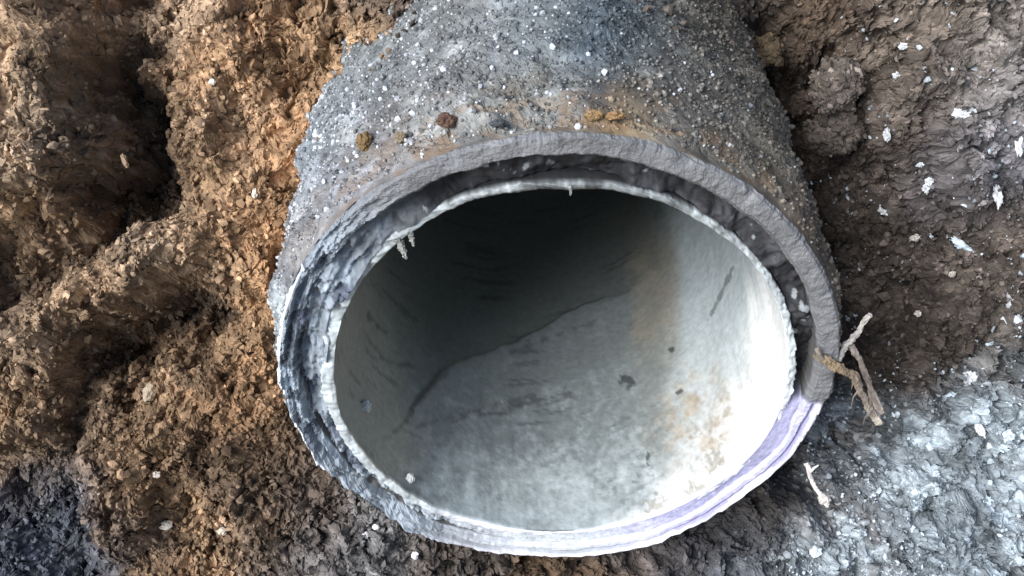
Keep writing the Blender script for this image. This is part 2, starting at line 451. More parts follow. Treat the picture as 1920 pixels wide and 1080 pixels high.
wc = wc * np.exp(0.3 * fbm(arc / 30, alo / 30, seed=167, octv=3) + 0.8 * (rn - 0.5) + 0.5 * fbm(arc / 75, alo / 75, seed=168, octv=5))[..., None] * 0.5 * np.array([.98, 1.02, .97])
rustm = (sstep(-0.45, -0.06, SS) * sstep(25, 60, TH / DEG) * sstep(160, 120, TH / DEG) * sstep(0.0, 0.5, fbm(arc / 40, alo / 25, seed=170, octv=4) + 0.1))[..., None]
wc = wc * (1 - 0.6 * rustm) + 0.6 * rustm * np.array([.20, .13, .075])
under = sstep(-5, -30, TH / DEG)[..., None]
wc = wc * (1 - under) + under * np.array([.62, .60, .74])
# lip rows: outer edge -> inner edge of the wall, then back inside
lipn = 22
q = np.linspace(0, 1, lipn)
QQ, TL = np.meshgrid(q, th_d, indexing='ij')
dl = TL / DEG
in_r = 0.920 + 0.011 * fbm(np.cos(TL) * 5, np.sin(TL) * 5, seed=171, octv=6, gain=0.65)
in_r = in_r + 0.02 * np.exp(-(((dl + 90 + 180) % 360 - 180) / 50) ** 2)
leftb = sstep(118, 150, dl) * sstep(262, 225, dl)                   # the chalky broken stretch on the left
dw = (dl + 180) % 360 - 180
lav = sstep(-7, -10, dw) * sstep(-128, -98, dw)                      # the pale lavender stretch below right
RL = 1.0 - QQ * (1.0 - in_r)
edge = np.sin(np.pi * QQ)
X3, Y3 = RL * np.cos(TL), RL * np.sin(TL)
SL = cut_s(TL) + 0.014 * sstep(0, 0.12, QQ) + 0.0022 * fbm(X3 * 40, Y3 * 40, seed=172, octv=3) - 0.02 * sstep(0.8, 1, QQ)
SL = SL + leftb * (0.028 * fbm(X3 * 13, Y3 * 13, seed=173, octv=6, gain=0.75) + 0.025 * fbm(TL * 7, RL * 55, seed=174, octv=3) - 0.03 * QQ)
chip = sstep(0.15, 0.6, fbm(np.cos(TL) * 11, np.sin(TL) * 11, seed=179, octv=4, gain=0.65))
SL = SL - 0.016 * chip * (1 - QQ) ** 4 * (1 - 0.4 * lav) + 0.0035 * fbm(X3 * 26, Y3 * 26, seed=180, octv=5, gain=0.8)
SL = SL - lav * 0.03 * np.exp(-((QQ - 0.42) / 0.07) ** 2) + lav * 0.018 * np.exp(-((QQ - 0.2) / 0.2) ** 2)
RL = RL + (0.005 * fbm(X3 * 60, Y3 * 60, SL * 25, seed=175)) * (QQ < 0.05)
bk = np.linspace(0.02, 0.4, 7)
RB = np.repeat(in_r[:1] - 0.002, 7, 0); SB = cut_s(TL[:7]) - bk[:, None] - 0.01
TA = np.concatenate([TH, TL, TL[:7]]); RA = np.concatenate([RR, RL, RB]); SA = np.concatenate([end, SL, SB])
PP = pipe_pt(RA, TA, SA)
lc = np.empty((*QQ.shape, 3))
lc[:] = np.array([.155, .159, .168])
lc *= np.exp(0.22 * fbm(X3 * 9, Y3 * 9, seed=176, octv=5, gain=0.7))[..., None]
stre = fbm(np.cos(TL) * 5 + 3 * RL, np.sin(TL) * 5, RL * 40, seed=177, octv=4)
chalk = np.array([.25, .29, .335]) * np.exp(0.5 * stre)[..., None]
pit = sstep(0.45, 0.7, fbm(X3 * 12, Y3 * 12, seed=178, octv=3))[..., None]
chalk = chalk * (1 - pit) + pit * np.array([.10, .12, .15])
lowleft = (sstep(198, 222, dl))[..., None]
chalk = chalk * (1 - lowleft) + lowleft * np.array([.27, .31, .35]) * np.exp(0.3 * stre)[..., None]
lc = lc * (1 - leftb[..., None]) + leftb[..., None] * chalk
lvc = np.array([.44, .44, .60]) * np.exp(0.10 * stre)[..., None]
gro = (np.exp(-((QQ - 0.42) / 0.10) ** 2) * sstep(-85, -50, dw))[..., None]
lvc = lvc * (1 - gro) + gro * np.array([.30, .29, .47])
low_ = sstep(-55, -85, dw)[..., None]
lvc = lvc * (1 - low_) + low_ * np.array([.47, .50, .54]) * np.exp(0.3 * stre)[..., None]
lvc = np.where((QQ < 0.33 + 0.07 * stre)[..., None], np.array([.62, .62, .69]) * np.exp(0.2 * stre)[..., None], lvc)
lc = lc * (1 - lav[..., None]) + lav[..., None] * lvc
edgeline = ((QQ < 0.10) & (dl > 150) & (dl < 215))[..., None]
lc = np.where(edgeline, np.array([.68, .72, .78]), lc)
wcol = np.concatenate([wc.reshape(-1, 3), lc.reshape(-1, 3), np.full((7 * nT, 3), 0.10)])
nrow = TA.shape[0]
fq = quads(nrow, nT)[:, ::-1]
lip_start = (len(s_rows) - 1) * (nT - 1)
wall = mesh_obj('outer_wall', W(PP.reshape(-1, 3)), fq, M_wall, wcol, parent=pipe, origin=ORI)
sm = np.zeros(len(fq), bool); sm[lip_start + (nT - 1) * lipn:] = True
wall.data.polygons.foreach_set('use_smooth', sm)
tag(wall, 'grey outer wall with a rough sandy outside and a smooth broken lip')

# liner: thin white sleeve, a little low in the wall
LX, LY, LR = 0.014, -0.054, 0.818
tl = np.linspace(-180, 180, 721)[:-1] * DEG
s_in = np.concatenate([np.linspace(-7.5, -3.2, 14)[:-1], np.linspace(-3.2, -0.0, 240)])
T2, S2 = np.meshgrid(tl, s_in)
def fray(th):
    c, n_ = np.cos(th), np.sin(th)
    dwl = (th / DEG + 180) % 360 - 180
    calm = 1 - 0.85 * sstep(-3, -12, dwl) * sstep(-135, -110, dwl)
    return (calm * (0.016 * fbm(c * 2.2, n_ * 2.2, seed=181, octv=3) + 0.005 * fbm(c * 22, n_ * 22, seed=182, octv=5, gain=0.75))
            - 0.015 - 0.06 * sstep(-0.2, 0.9, n_) - 0.02 * (1 - calm))
ax3, ay3 = np.cos(T2), np.sin(T2)
RI = LR + 0.008 * fbm(ax3 * 2, ay3 * 2, S2 * 0.8, seed=183, octv=3) + 0.0035 * fbm(ax3 * 9, ay3 * 9, S2 * 1.6, seed=184, octv=4)
# wrinkles of the sleeve along the pipe floor
RI = RI - 0.001 * np.abs(fbm(T2 * 9, S2 * 1.3, seed=185, octv=3))
SI = S2 + fray(T2) * sstep(-0.5, 0, S2)
ipx, ipy = topx(pipe_pt(RI, T2, SI, LX, LY))
# a fold of the sleeve across the floor
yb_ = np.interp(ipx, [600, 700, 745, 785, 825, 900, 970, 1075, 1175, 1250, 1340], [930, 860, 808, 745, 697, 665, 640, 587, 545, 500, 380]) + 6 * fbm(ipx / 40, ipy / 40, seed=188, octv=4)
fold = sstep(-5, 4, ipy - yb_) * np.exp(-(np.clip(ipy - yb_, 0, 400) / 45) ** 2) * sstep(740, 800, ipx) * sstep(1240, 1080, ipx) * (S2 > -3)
RI = RI - 0.020 * fold
PI_ = pipe_pt(RI, T2, SI, LX, LY)
ipx, ipy = topx(PI_)
glare = np.array([.86, .88, .88])
mid_ = np.array([.40, .455, .475])
dirt = np.array([.17, .195, .198])
olive = np.array([.34, .33, .285])
run = fbm(T2 * 3.2 + 0.4 * S2, S2 * 11 + 2.2 * T2, seed=186, octv=5, gain=0.6)
fl = fbm(ax3 * 7, ay3 * 7, S2 * 3.5, seed=187, octv=4)
blot = fbm(ipx / 26, ipy / 26, seed=193, octv=5, gain=0.6)
xe = np.interp(ipy, [300, 560, 700, 850, 930, 1000], [1480, 1425, 1390, 1325, 1250, 1120])       # edge of the bright glare painted into the wall as near-white
kc = sstep(-60, 55, ipx - xe + 32 * fl)[..., None]
km = sstep(1225, 1290, ipx + 14 * fl)                                            # pale side of the stain band
km = np.maximum(km, sstep(770, 990, ipy + 45 * fl) * sstep(700, 900, ipx) * 0.9)
b2 = fbm(ipx / 11, ipy / 11, seed=194, octv=4, gain=0.65)
km = np.clip(km + (0.30 * blot + 0.26 * b2) * (0.25 + 0.75 * sstep(660, 760, ipy)) + 0.10 * run, 0, 1.15)[..., None]
ic = dirt * (1 - km) + mid_ * km
ko = (sstep(830, 700, ipx + 20 * fl) * sstep(940, 860, ipy))[..., None]
ic = ic * (1 - ko) + ko * olive
ic = ic * (1 - kc) + kc * glare
dmask = 1 - kc
# shade of the deep floor painted into the colour, ending raggedly at the fold
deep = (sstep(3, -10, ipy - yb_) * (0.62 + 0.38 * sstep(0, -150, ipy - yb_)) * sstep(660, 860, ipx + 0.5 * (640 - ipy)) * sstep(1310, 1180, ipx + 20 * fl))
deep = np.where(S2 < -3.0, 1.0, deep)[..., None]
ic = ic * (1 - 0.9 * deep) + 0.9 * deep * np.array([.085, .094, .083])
fine = (sstep(0.35, 0.75, fbm(T2 * 2.6 - 0.6 * S2, S2 * 42 + 9 * T2, seed=189, octv=3)) * sstep(-0.2, 0.4, fbm(T2 * 3, S2 * 4, seed=192, octv=2)))[..., None]
ic = ic * (1 - 0.38 * fine * dmask * sstep(1330, 1150, ipx)[..., None])
def spot(x, y, sx, sy, rag=0.5, sc=18, sd=0):
    d = np.hypot((ipx - x) / sx, (ipy - y) / sy) + rag * fbm(ipx / sc, ipy / sc, seed=190 + sd, octv=3)
    return sstep(1.05, 0.75, d)[..., None]
def soft(x, y, sx, sy):
    return np.exp(-((ipx - x) / sx) ** 2 - ((ipy - y) / sy) ** 2)[..., None]
front = (S2 > -3.0)[..., None]
band = (sstep(1165, 1205, ipx + 12 * blot) * sstep(1285, 1262, ipx + 10 * blot) * sstep(380, 520, ipy) * sstep(720, 600, ipy) * (0.75 + 0.35 * blot))[..., None]
ic = ic * (1 - 0.75 * band) + 0.75 * band * np.array([.27, .245, .19])
mott = sstep(0.0, 0.5, fbm(ipx / 22, ipy / 22, seed=191, octv=4))[..., None]
mot2 = sstep(-0.2, 0.5, fbm(ipx / 9, ipy / 9, seed=198, octv=3))[..., None]
rust = np.clip(soft(1315, 790, 78, 100) * 1.25, 0, 1) * (0.25 + 0.55 * mott + 0.3 * mot2)
ic = ic * (1 - 0.8 * rust) + 0.8 * rust * (np.array([.40, .335, .24]) * (1 - 0.6 * mot2) + 0.6 * mot2 * np.array([.30, .245, .20]))
for x, y, sx, sy in ((1175, 712, 22, 13), (1258, 655, 7, 6), (1215, 860, 6, 10), (1275, 735, 6, 5)):
    k = spot(x, y, sx, sy, 0.5, 9, x % 7)
    ic = ic * (1 - 0.85 * k) + 0.85 * k * np.array([.045, .052, .052])
for x, y, sx, sy in ((1312, 918, 24, 11), (1225, 945, 22, 14), (1340, 860, 14, 20)):
    k = spot(x, y, sx, sy, 0.9, 7, x % 7) * 0.6
    ic = ic * (1 - k) + k * np.array([.26, .235, .18])
speck = sstep(0.42, 0.7, fbm(ipx / 9, ipy / 9, seed=195, octv=2)) * sstep(0.0, 0.5, fbm(ipx / 60, ipy / 60, seed=196, octv=2) + 0.35)
speck = (speck * np.exp(-((ipx - 1120) / 190) ** 2 - ((ipy - 850) / 120) ** 2))[..., None]
ic = ic * (1 - 0.7 * speck) + 0.7 * speck * np.array([.13, .15, .15])
# the two dark scratches low on the left and one up on the right
def scratch(x0, y0, x1, y1, wd):
    t = np.clip(((ipx - x0) * (x1 - x0) + (ipy - y0) * (y1 - y0)) / ((x1 - x0) ** 2 + (y1 - y0) ** 2), 0, 1)
    d = np.hypot(ipx - x0 - t * (x1 - x0), ipy - y0 - t * (y1 - y0)) + 4 * fbm(ipx / 15, ipy / 15, seed=197, octv=2)
    return (sstep(wd, wd * 0.3, d) * (S2 > -3.0))[..., None]
for a in ((745, 808, 775, 770, 7), (770, 765, 832, 700, 10), (690, 590, 725, 625, 5), (700, 670, 780, 690, 4), (750, 768, 735, 770, 4), (1330, 600, 1375, 500, 3), (780, 800, 1000, 742, 3), (850, 790, 1080, 735, 3), (960, 660, 1120, 600, 5)):
    k = scratch(*a)
    ic = ic * (1 - 0.6 * k) + 0.6 * k * np.array([.07, .08, .08])
# rim of the sleeve and its outer face
rq = np.linspace(0.12, 1, 7)[:, None]
THK = (0.030 - 0.012 * np.exp(-((tl / DEG - 85) / 50) ** 2) + 0.022 * np.exp(-(((tl / DEG + 360) % 360 - 165) / 38) ** 2))[None]
RRM = LR + THK * rq + 0.007 * fbm(np.cos(tl) * 38, np.sin(tl) * 38, seed=201, octv=4, gain=.8)[None] * rq
SRM = fray(tl)[None] + 0.004 * np.sin(np.pi * rq) + 0.006 * fbm(np.cos(tl)[None] * 35 + rq * 3, np.sin(tl)[None] * 35, seed=202, octv=3) * (1 - 0.8 * sstep(-3, -12, tl / DEG) * sstep(-135, -110, tl / DEG))[None]
ro = np.linspace(0.03, 0.4, 8)[:, None]
ROO = LR + THK + 0 * ro; SOO = fray(tl)[None] - ro
T3 = np.concatenate([T2, np.broadcast_to(tl, (15, len(tl)))])
PL = pipe_pt(np.concatenate([RI, RRM, ROO]), T3, np.concatenate([SI, SRM, SOO]), LX, LY)
rc = np.empty((15, len(tl), 3)); rc[:] = np.array([.44, .49, .51])
rc *= np.exp(0.45 * fbm(np.cos(tl) * 28, np.sin(tl) * 28, seed=203, octv=5, gain=.7))[None, :, None]
dt = tl / DEG
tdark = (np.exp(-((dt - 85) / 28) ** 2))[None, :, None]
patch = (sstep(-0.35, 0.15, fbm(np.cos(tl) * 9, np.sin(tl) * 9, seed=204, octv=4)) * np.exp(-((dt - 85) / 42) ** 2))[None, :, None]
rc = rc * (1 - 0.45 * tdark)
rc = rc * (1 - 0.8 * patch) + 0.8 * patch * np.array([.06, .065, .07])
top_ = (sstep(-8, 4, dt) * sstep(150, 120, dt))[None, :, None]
rc[7:] = (rc * (1 - top_) + top_ * np.array([.045, .048, .052]))[7:]  # outer face painted dark at the top to carry the gap's shade
lv2 = (sstep(-135, -105, dt) * sstep(0, -12, dt))[None, :, None]
rc = rc * (1 - lv2) + lv2 * np.array([.70, .71, .82])
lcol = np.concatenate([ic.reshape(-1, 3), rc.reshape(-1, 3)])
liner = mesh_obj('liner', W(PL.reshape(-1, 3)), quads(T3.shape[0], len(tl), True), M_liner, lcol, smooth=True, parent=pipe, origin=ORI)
tag(liner, 'thin stained white sleeve lining the pipe')

# bedding between wall and liner: deep and dark above and right, blackened further to paint the gap's shade, filled and broken to the left, pale below right
tb = np.linspace(-90, 270, 1001) * DEG
qb = np.linspace(0, 1, 26)
QB, TB = np.meshgrid(qb, tb, indexing='ij')
xo, yo = 0.952 * np.cos(TB), 0.952 * np.sin(TB)
dwb0 = (TB / DEG + 180) % 360 - 180
lavr = sstep(-6, -10, dwb0) * sstep(-128, -98, dwb0)
xi, yi = (LR + 0.03 - 0.02 * lavr) * np.cos(TB) + LX, (LR + 0.03 - 0.02 * lavr) * np.sin(TB) + LY
XB, YB = xo + (xi - xo) * QB, yo + (yi - yo) * QB
db = TB / DEG
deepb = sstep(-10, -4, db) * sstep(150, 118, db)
dwb = (db + 180) % 360 - 180
lavb = sstep(-6, -10, dwb) * sstep(-128, -98, dwb)
leftm = np.clip(1 - deepb - lavb, 0, 1)
SB2 = cut_s(TB) - 0.025 - deepb * 0.085 + deepb * 0.045 * fbm(XB * 8, YB * 8, seed=211, octv=4) + deepb * 0.02
SB2 = SB2 + leftm * (0.045 * fbm(XB * 10, YB * 10, seed=212, octv=6, gain=0.72) + 0.025 * fbm(TB * 5, QB * 5, seed=213, octv=3) - 0.02)
SB2 = SB2 + lavb * (0.02 + 0.006 * fbm(XB * 6, YB * 6, seed=214, octv=3) + (fray(TB) + 0.012 - cut_s(TB)) * QB ** 1.5)
PB = C + XB[..., None] * E1 + YB[..., None] * E2 + SB2[..., None] * PA
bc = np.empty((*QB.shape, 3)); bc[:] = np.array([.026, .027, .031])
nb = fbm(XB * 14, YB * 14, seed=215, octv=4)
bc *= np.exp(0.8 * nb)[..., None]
fleck = sstep(0.70, 0.8, fbm(XB * 22, YB * 22, seed=216, octv=3))[..., None] * 0.7
bc = bc * (1 - fleck) + fleck * np.array([.34, .37, .40])
st2 = fbm(np.cos(TB) * 9, np.sin(TB) * 9, QB * 6, seed=217, octv=4)
cb = np.array([.245, .285, .33]) * np.exp(0.5 * st2)[..., None]
pit = sstep(0.35, 0.65, fbm(XB * 11, YB * 11, seed=218, octv=3) + 0.35 * np.exp(-((db - 187) / 14) ** 2))[..., None]
cb = cb * (1 - pit) + pit * np.array([.09, .11, .15])
lowl = sstep(205, 235, db)[..., None]
cb = cb * (1 - lowl) + lowl * np.array([.30, .34, .38]) * np.exp(0.4 * st2)[..., None]
bc = bc * (1 - leftm[..., None]) + leftm[..., None] * cb
bc = bc * (1 - lavb[..., None]) + lavb[..., None] * (np.array([.40, .40, .58]) * sstep(-90, -55, dwb)[..., None] + np.array([.48, .52, .56]) * sstep(-55, -90, dwb)[..., None]) * np.exp(0.2 * st2)[..., None]
bed = mesh_obj('bedding', W(PB.reshape(-1, 3)), quads(*QB.shape), M_fill, bc.reshape(-1, 3), smooth=True, parent=pipe, origin=ORI)
tag(bed, 'dark broken filling between the wall and the liner')

# sand grains stuck to the outside: nobody could count them
n = 17000
gth = rng.uniform(-12, 200, n) * DEG; gs = -rng.uniform(0.0, 1.0, n) ** 0.9 * 1.9 - 0.03
ti = np.clip(np.searchsorted(th_d, gth), 0, nT - 1); si = np.clip(np.searchsorted(s_rows, gs), 0, len(s_rows) - 1)
gp = PW[si, ti]
gpx, gpy = topx(gp)
gr_ = np.clip(rng.lognormal(math.log(3.0), 0.40, n), 1.7, 7.5) / 540
nrm = np.cos(gth)[:, None] * E1 + np.sin(gth)[:, None] * E2
gp = gp + nrm * (gr_ * 0.35)[:, None]
gc = blend(gpx, gpy, CRUST_COL, 50) * 0.5 * np.array([1.0, 1.01, .95])
gc = gc * np.exp(rng.normal(0, 0.35, n))[:, None]
white = rng.uniform(0, 1, n) < np.clip(0.30 - (gpx - 560) / 2300, 0.02, 0.30)
gc[white] = np.array([.56, .59, .64]) * rng.uniform(0.45, 1.2, (int(white.sum()), 1))
okk = gs < -0.02 + 0.03 * fbm(gth * 9, gs * 0, seed=169)
v, fc, cl = grains(gp[okk], gr_[okk], gc[okk], (0.7, 1.15), 0.2)
sand = mesh_obj('sand_grains', W(v), fc, M_sand, cl, parent=pipe, origin=ORI)
tag(sand, 'pale sand grains stuck to the outside of the pipe', kind='stuff')

# crumbs of soil spilled onto the pipe's lower edge and its buried top
n = 520
ct = np.concatenate([rng.uniform(196, 300, 330), rng.uniform(40, 150, 190)]) * DEG
cs_ = np.concatenate([-rng.uniform(0, 1, 330) ** 1.5 * 0.16 + 0.012, -rng.uniform(0.75, 1.5, 190)])
clump = fbm(ct * 6, cs_ * 5, seed=147, octv=2) > -0.15
ct, cs_ = ct[clump], cs_[clump]
crad = np.clip(rng.lognormal(math.log(5.0), 0.45, len(ct)), 2.4, 12) / 540
cp = pipe_pt(1.012 + crad * 0.3 + 0.035 * (cs_ < -0.5), ct, cs_ + cut_s(ct))
cx_, cy_ = topx(cp)
cc = soil_colour(np.clip(cx_, -100, 2000), cy_ + np.where(cs_ > -0.5, 40, -60), rng.uniform(.2, .8, len(ct)), 0)
v, fc, cl = grains(cp, crad, cc, (0.45, 1.35), 0.4)
tag(mesh_obj('spilled_crumbs', W(v), fc, M_crumb, cl), 'soil crumbs spilled onto the lower edge and top of the pipe', 'soil', kind='stuff')

# ------------------------------------------------------------------ loose things
def lump_mesh(name, centre, rx, ry, rz, colour, mat, label, cat, group=None, sub=3, rough=0.25, freq=2.2, seed=0, rot=0.0, facets=0.0, kind=None, gritty=0):
    """an irregular solid of its own, about rx by ry wide and rz deep (radii), turned by rot in the bank's plane"""
    v, f = ICO_V.copy(), ICO_F.copy()
    for _ in range(sub):
        ed = {}; v = list(map(tuple, v)); nf = []
        def mid(a, b):
            k = (min(a, b), max(a, b))
            if k not in ed:
                p = (np.array(v[a]) + np.array(v[b])); p /= np.linalg.norm(p); ed[k] = len(v); v.append(tuple(p))
            return ed[k]
        for a, b, c in f:
            ab, bc_, ca = mid(a, b), mid(b, c), mid(c, a)
            nf += [(a, ab, ca), (b, bc_, ab), (c, ca, bc_), (ab, bc_, ca)]
        v = np.array(v); f = np.array(nf)
    k = 1 + rough * fbm(v[:, 0] * freq + seed, v[:, 1] * freq, v[:, 2] * freq, seed=300 + seed, octv=4)
    if facets:
        h, _ = crumbs((v[:, 0] + v[:, 2] * 0.6) * 3.2 + seed, (v[:, 1] - v[:, 2] * 0.5) * 3.2, 40 + seed)
        k = k + facets * h
    p = v * k[:, None] * np.array([rx, ry, rz])
    c, s_ = math.cos(rot), math.sin(rot)
    p = np.stack([p[:, 0] * c - p[:, 1] * s_, p[:, 0] * s_ + p[:, 1] * c, p[:, 2]], -1)
    col = np.array(colour) * np.exp(0.35 * fbm(v[:, 0] * 4, v[:, 1] * 4, v[:, 2] * 4, seed=320 + seed, octv=3))[:, None]
    if gritty:          # crumbs of its own stuff cover it
        pick = rng.integers(0, len(p), gritty)
        gr2 = np.clip(rng.lognormal(math.log(4.2), 0.45, gritty), 2, 11) / PXR
        gv, gf, gcl = grains(p[pick] * (1 + rng.uniform(-.04, .05, (gritty, 1))), gr2, np.array(colour) * np.exp(rng.normal(0, .38, (gritty, 1))), (0.5, 1.35), 0.4)
        f = np.concatenate([f, gf + len(p)]); p = np.concatenate([p, gv]); col = np.concatenate([col, gcl])
    o = mesh_obj(name, W(p + centre), f, mat, col, origin=W(np.asarray(centre)))
    return tag(o, label, cat, group, kind)

def on_soil(px, py, lift=0.0):
    P, _ = soil_at(np.array([px]), np.array([py]))
    for _ in range(3):      # the soil point that the photograph shows at this place
        q = at(px, py, P[0, 2])
        P, _ = soil_at(np.array([960 + q[0] / dref]), np.array([540 - q[1] / dref]))
    q = at(px, py, P[0, 2] + lift)
    return q

R_ = 1 / PXR
lump_mesh('soil_clod', at(1566, 165, -0.95), 46 * R_, 50 * R_, 48 * R_, (.125, .105, .09), M_crumb, 'knobbly grey brown clod standing beside the dark gap right of the pipe', 'clod', sub=4, rough=0.22, freq=2.4, seed=3, gritty=420)
lump_mesh('soil_clod', at(1562, 250, -1.05), 52 * R_, 40 * R_, 46 * R_, (.095, .08, .068), M_crumb, 'darker clod tucked under the knobbly clod right of the pipe', 'clod', sub=4, rough=0.22, freq=2.4, seed=8, gritty=380)
lump_mesh('stone', at(1440, 92, -1.05), 25 * R_, 30 * R_, 26 * R_, (.085, .062, .038), M_crumb, 'ochre stone wedged in the dark hollow above right of the pipe', 'stone', sub=3, rough=0.2, freq=2.4, seed=5, gritty=120)

FL = [ # px, py, half width, half height, turn, label
 (1808,213,17,8,.1,'bright white flake high on the right soil, flat and lying alone'),
 (1693,86,7,6,0,'tiny round white flake near the top of the right soil'),
 (1680,141,5,5,0,'smallest white flake in the soil right of the knobbly clod'),
 (1662,252,6,11,.1,'narrow upright white flake just right of the knobbly clod'),
 (1776,274,5,17,.15,'thin upright white flake left of the bluish soil patch'),
 (1857,275,9,11,.6,'leaf shaped blue white flake above the bluish soil patch'),
 (1912,275,7,15,-.1,'tall white flake at the right edge of the photo'),
 (1725,309,6,4,0,'small white flake left of the bluish soil patch'),
 (1743,341,6,7,0,'upper white flake of the close pair in the dark soil'),
 (1735,355,5,7,.3,'lower white flake of the close pair in the dark soil'),
 (1870,366,7,17,.25,'white split flake standing upright below the bluish patch'),
 (1655,397,9,5,-.5,'small slanted white flake in the dark hollow'),
 (1715,446,11,6,.3,'pale grey flake in the dark soil halfway down'),
 (1811,466,25,9,-.6,'long slanting blue white flake at the middle right'),
 (1785,514,6,6,0,'small cream flake under the long slanting flake'),
 (1892,577,18,20,.5,'large ragged white flake near the right edge'),
 (1866,641,13,11,.2,'blue white flake below the large ragged one'),
 (1768,740,25,19,.1,'largest blue white flake, star shaped, right of the twigs'),
 (1818,708,12,11,.4,'square white flake just above the star shaped flake'),
 (1836,800,7,18,.3,'long upright pale flake below the square one'),
 (1893,818,9,10,0,'round white flake on the blue grey dust'),
 (1755,888,6,5,0,'tiny white flake on the blue grey dust'),
 (1850,940,8,11,.2,'oval white flake low on the blue grey dust'),
 (1720,588,5,5,0,'lone tiny cream flake in the shaded soil right of the twigs'),
]
for i, (x, y, a, b, t, lab) in enumerate(FL):
    blue = 'blue' in lab
    colr = (.52, .61, .68) if blue else ((.48, .45, .40) if ('cream' in lab or 'grey flake' in lab) else (.56, .585, .605))
    lump_mesh('white_flake', on_soil(x, y, 0.018), a * R_, b * R_, 6 * R_, colr, M_flake, lab, 'flake', 'white flakes scattered over the right soil', sub=3 if max(a, b) > 14 else 2, rough=0.75, freq=2.6, seed=i + 11, rot=t)

sx_ = np.concatenate([rng.uniform(1600, 2050, 2300), rng.uniform(1450, 2050, 2200)]); sy_ = np.concatenate([rng.uniform(-60, 1180, 2300), rng.uniform(760, 1180, 2200)])
kk = fbm(sx_ / 70, sy_ / 70, seed=145, octv=3) > 0.12
sx_, sy_ = sx_[kk], sy_[kk]
Ps, _ = soil_at(sx_, sy_)
rs = np.clip(rng.lognormal(math.log(2.6), 0.4, len(sx_)), 1.5, 6) / PXR
Ps = Ps + np.stack([0 * rs, 0 * rs, rs * 0.7], -1)
okp = clear_of_pipe(Ps, rs)
v, fc, cl = grains(Ps[okp], rs[okp], np.array([.46, .52, .57]) * rng.uniform(0.4, 1.3, (int(okp.sum()), 1)), (0.4, 1.4), 0.4)
tag(mesh_obj('frosty_specks', W(v), fc, M_flake, cl), 'fine pale specks sprinkled over the soil right of the pipe', 'grit', kind='stuff')

BITS = [
 (280,736,11,19,-.3,(.38,.31,.23),'pale upright soil chip on the mound left of the pipe','chip'),
 (398,153,7,5,0,(.70,.66,.58),'tiny whitish chip on the orange block above left','chip'),
 (130,140,13,10,.4,(.50,.46,.38),'pale grey chip beside the dark crevice at upper left','chip'),
 (478,363,6,10,.1,(.70,.62,.52),'small cream chip beside the pipe on the orange soil','chip'),
 (234,302,5,14,.4,(.24,.17,.11),'thin brown splinter in the dark crevice','splinter'),
 (293,890,8,6,.2,(.55,.50,.44),'pale pebble on the lower mound','pebble'),
 (312,985,12,9,.3,(.58,.53,.46),'pale lump at the foot of the lower mound','lump'),
 (417,995,9,8,0,(.52,.46,.38),'cream pebble low and left of the pipe','pebble'),
 (705,988,6,5,0,(.72,.72,.74),'white pebble in the grey dust under the pipe edge','pebble'),
 (778,1041,7,7,0,(.80,.80,.80),'bright white pebble under the pipe at the bottom of the photo','pebble'),
 (686,1003,6,6,0,(.62,.62,.62),'grey white pebble next to the grey dust under the pipe','pebble'),
 (1530,1035,13,9,.3,(.60,.70,.78),'blue white chip in the dust below the pipe','chip'),
]
for i, (x, y, a, b, t, colr, lab, cat) in enumerate(BITS):
    lump_mesh('soil_' + cat if cat in ('chip', 'lump') else cat, on_soil(x, y, 0.02), a * R_, b * R_, min(a, b) * R_, colr, M_crumb, lab, cat, sub=2, rough=0.35, seed=i + 50, rot=t)

def on_pipe(px, py, lift=0.0):
    d2 = (gridx - px) ** 2 + (gridy - py) ** 2 + np.where(front_side, 0, 1e9)
    k = np.unravel_index(np.argmin(d2), d2.shape)
    t = TH[k]
    return PW[k] + (math.cos(t) * E1 + math.sin(t) * E2) * lift
gridx, gridy = topx(PW)
front_side = ((np.cos(TH)[..., None] * E1 + np.sin(TH)[..., None] * E2)[..., 2] > 0.05) & (SS > -2.1)
PEB = [
 (690,272,14,17,(.17,.115,.055),'ochre pebble stuck on the upper left of the pipe','pebble'),
 (843,233,17,12,(.10,.06,.045),'dark red brown pebble stuck on top of the pipe','pebble'),
 (756,264,9,10,(.20,.16,.105),'small tan pebble between the ochre and red brown pebbles','pebble'),
 (936,240,15,7,(.07,.08,.09),'dark chip lying on the top edge of the pipe','chip'),
 (1112,226,15,8,(.26,.17,.085),'left orange crumb on the top edge of the pipe','crumb'),
 (1152,226,16,7,(.28,.18,.09),'right orange crumb on the top edge of the pipe','crumb'),
]
for i, (x, y, a, b, colr, lab, cat) in enumerate(PEB):
    lump_mesh({'crumb': 'orange_crumb', 'chip': 'dark_chip'}.get(cat, cat), on_pipe(x, y, 0.018), a / 540, b / 540, max(a, b) / 560, colr, M_crumb, lab, cat, sub=3, rough=0.3, seed=i + 70)

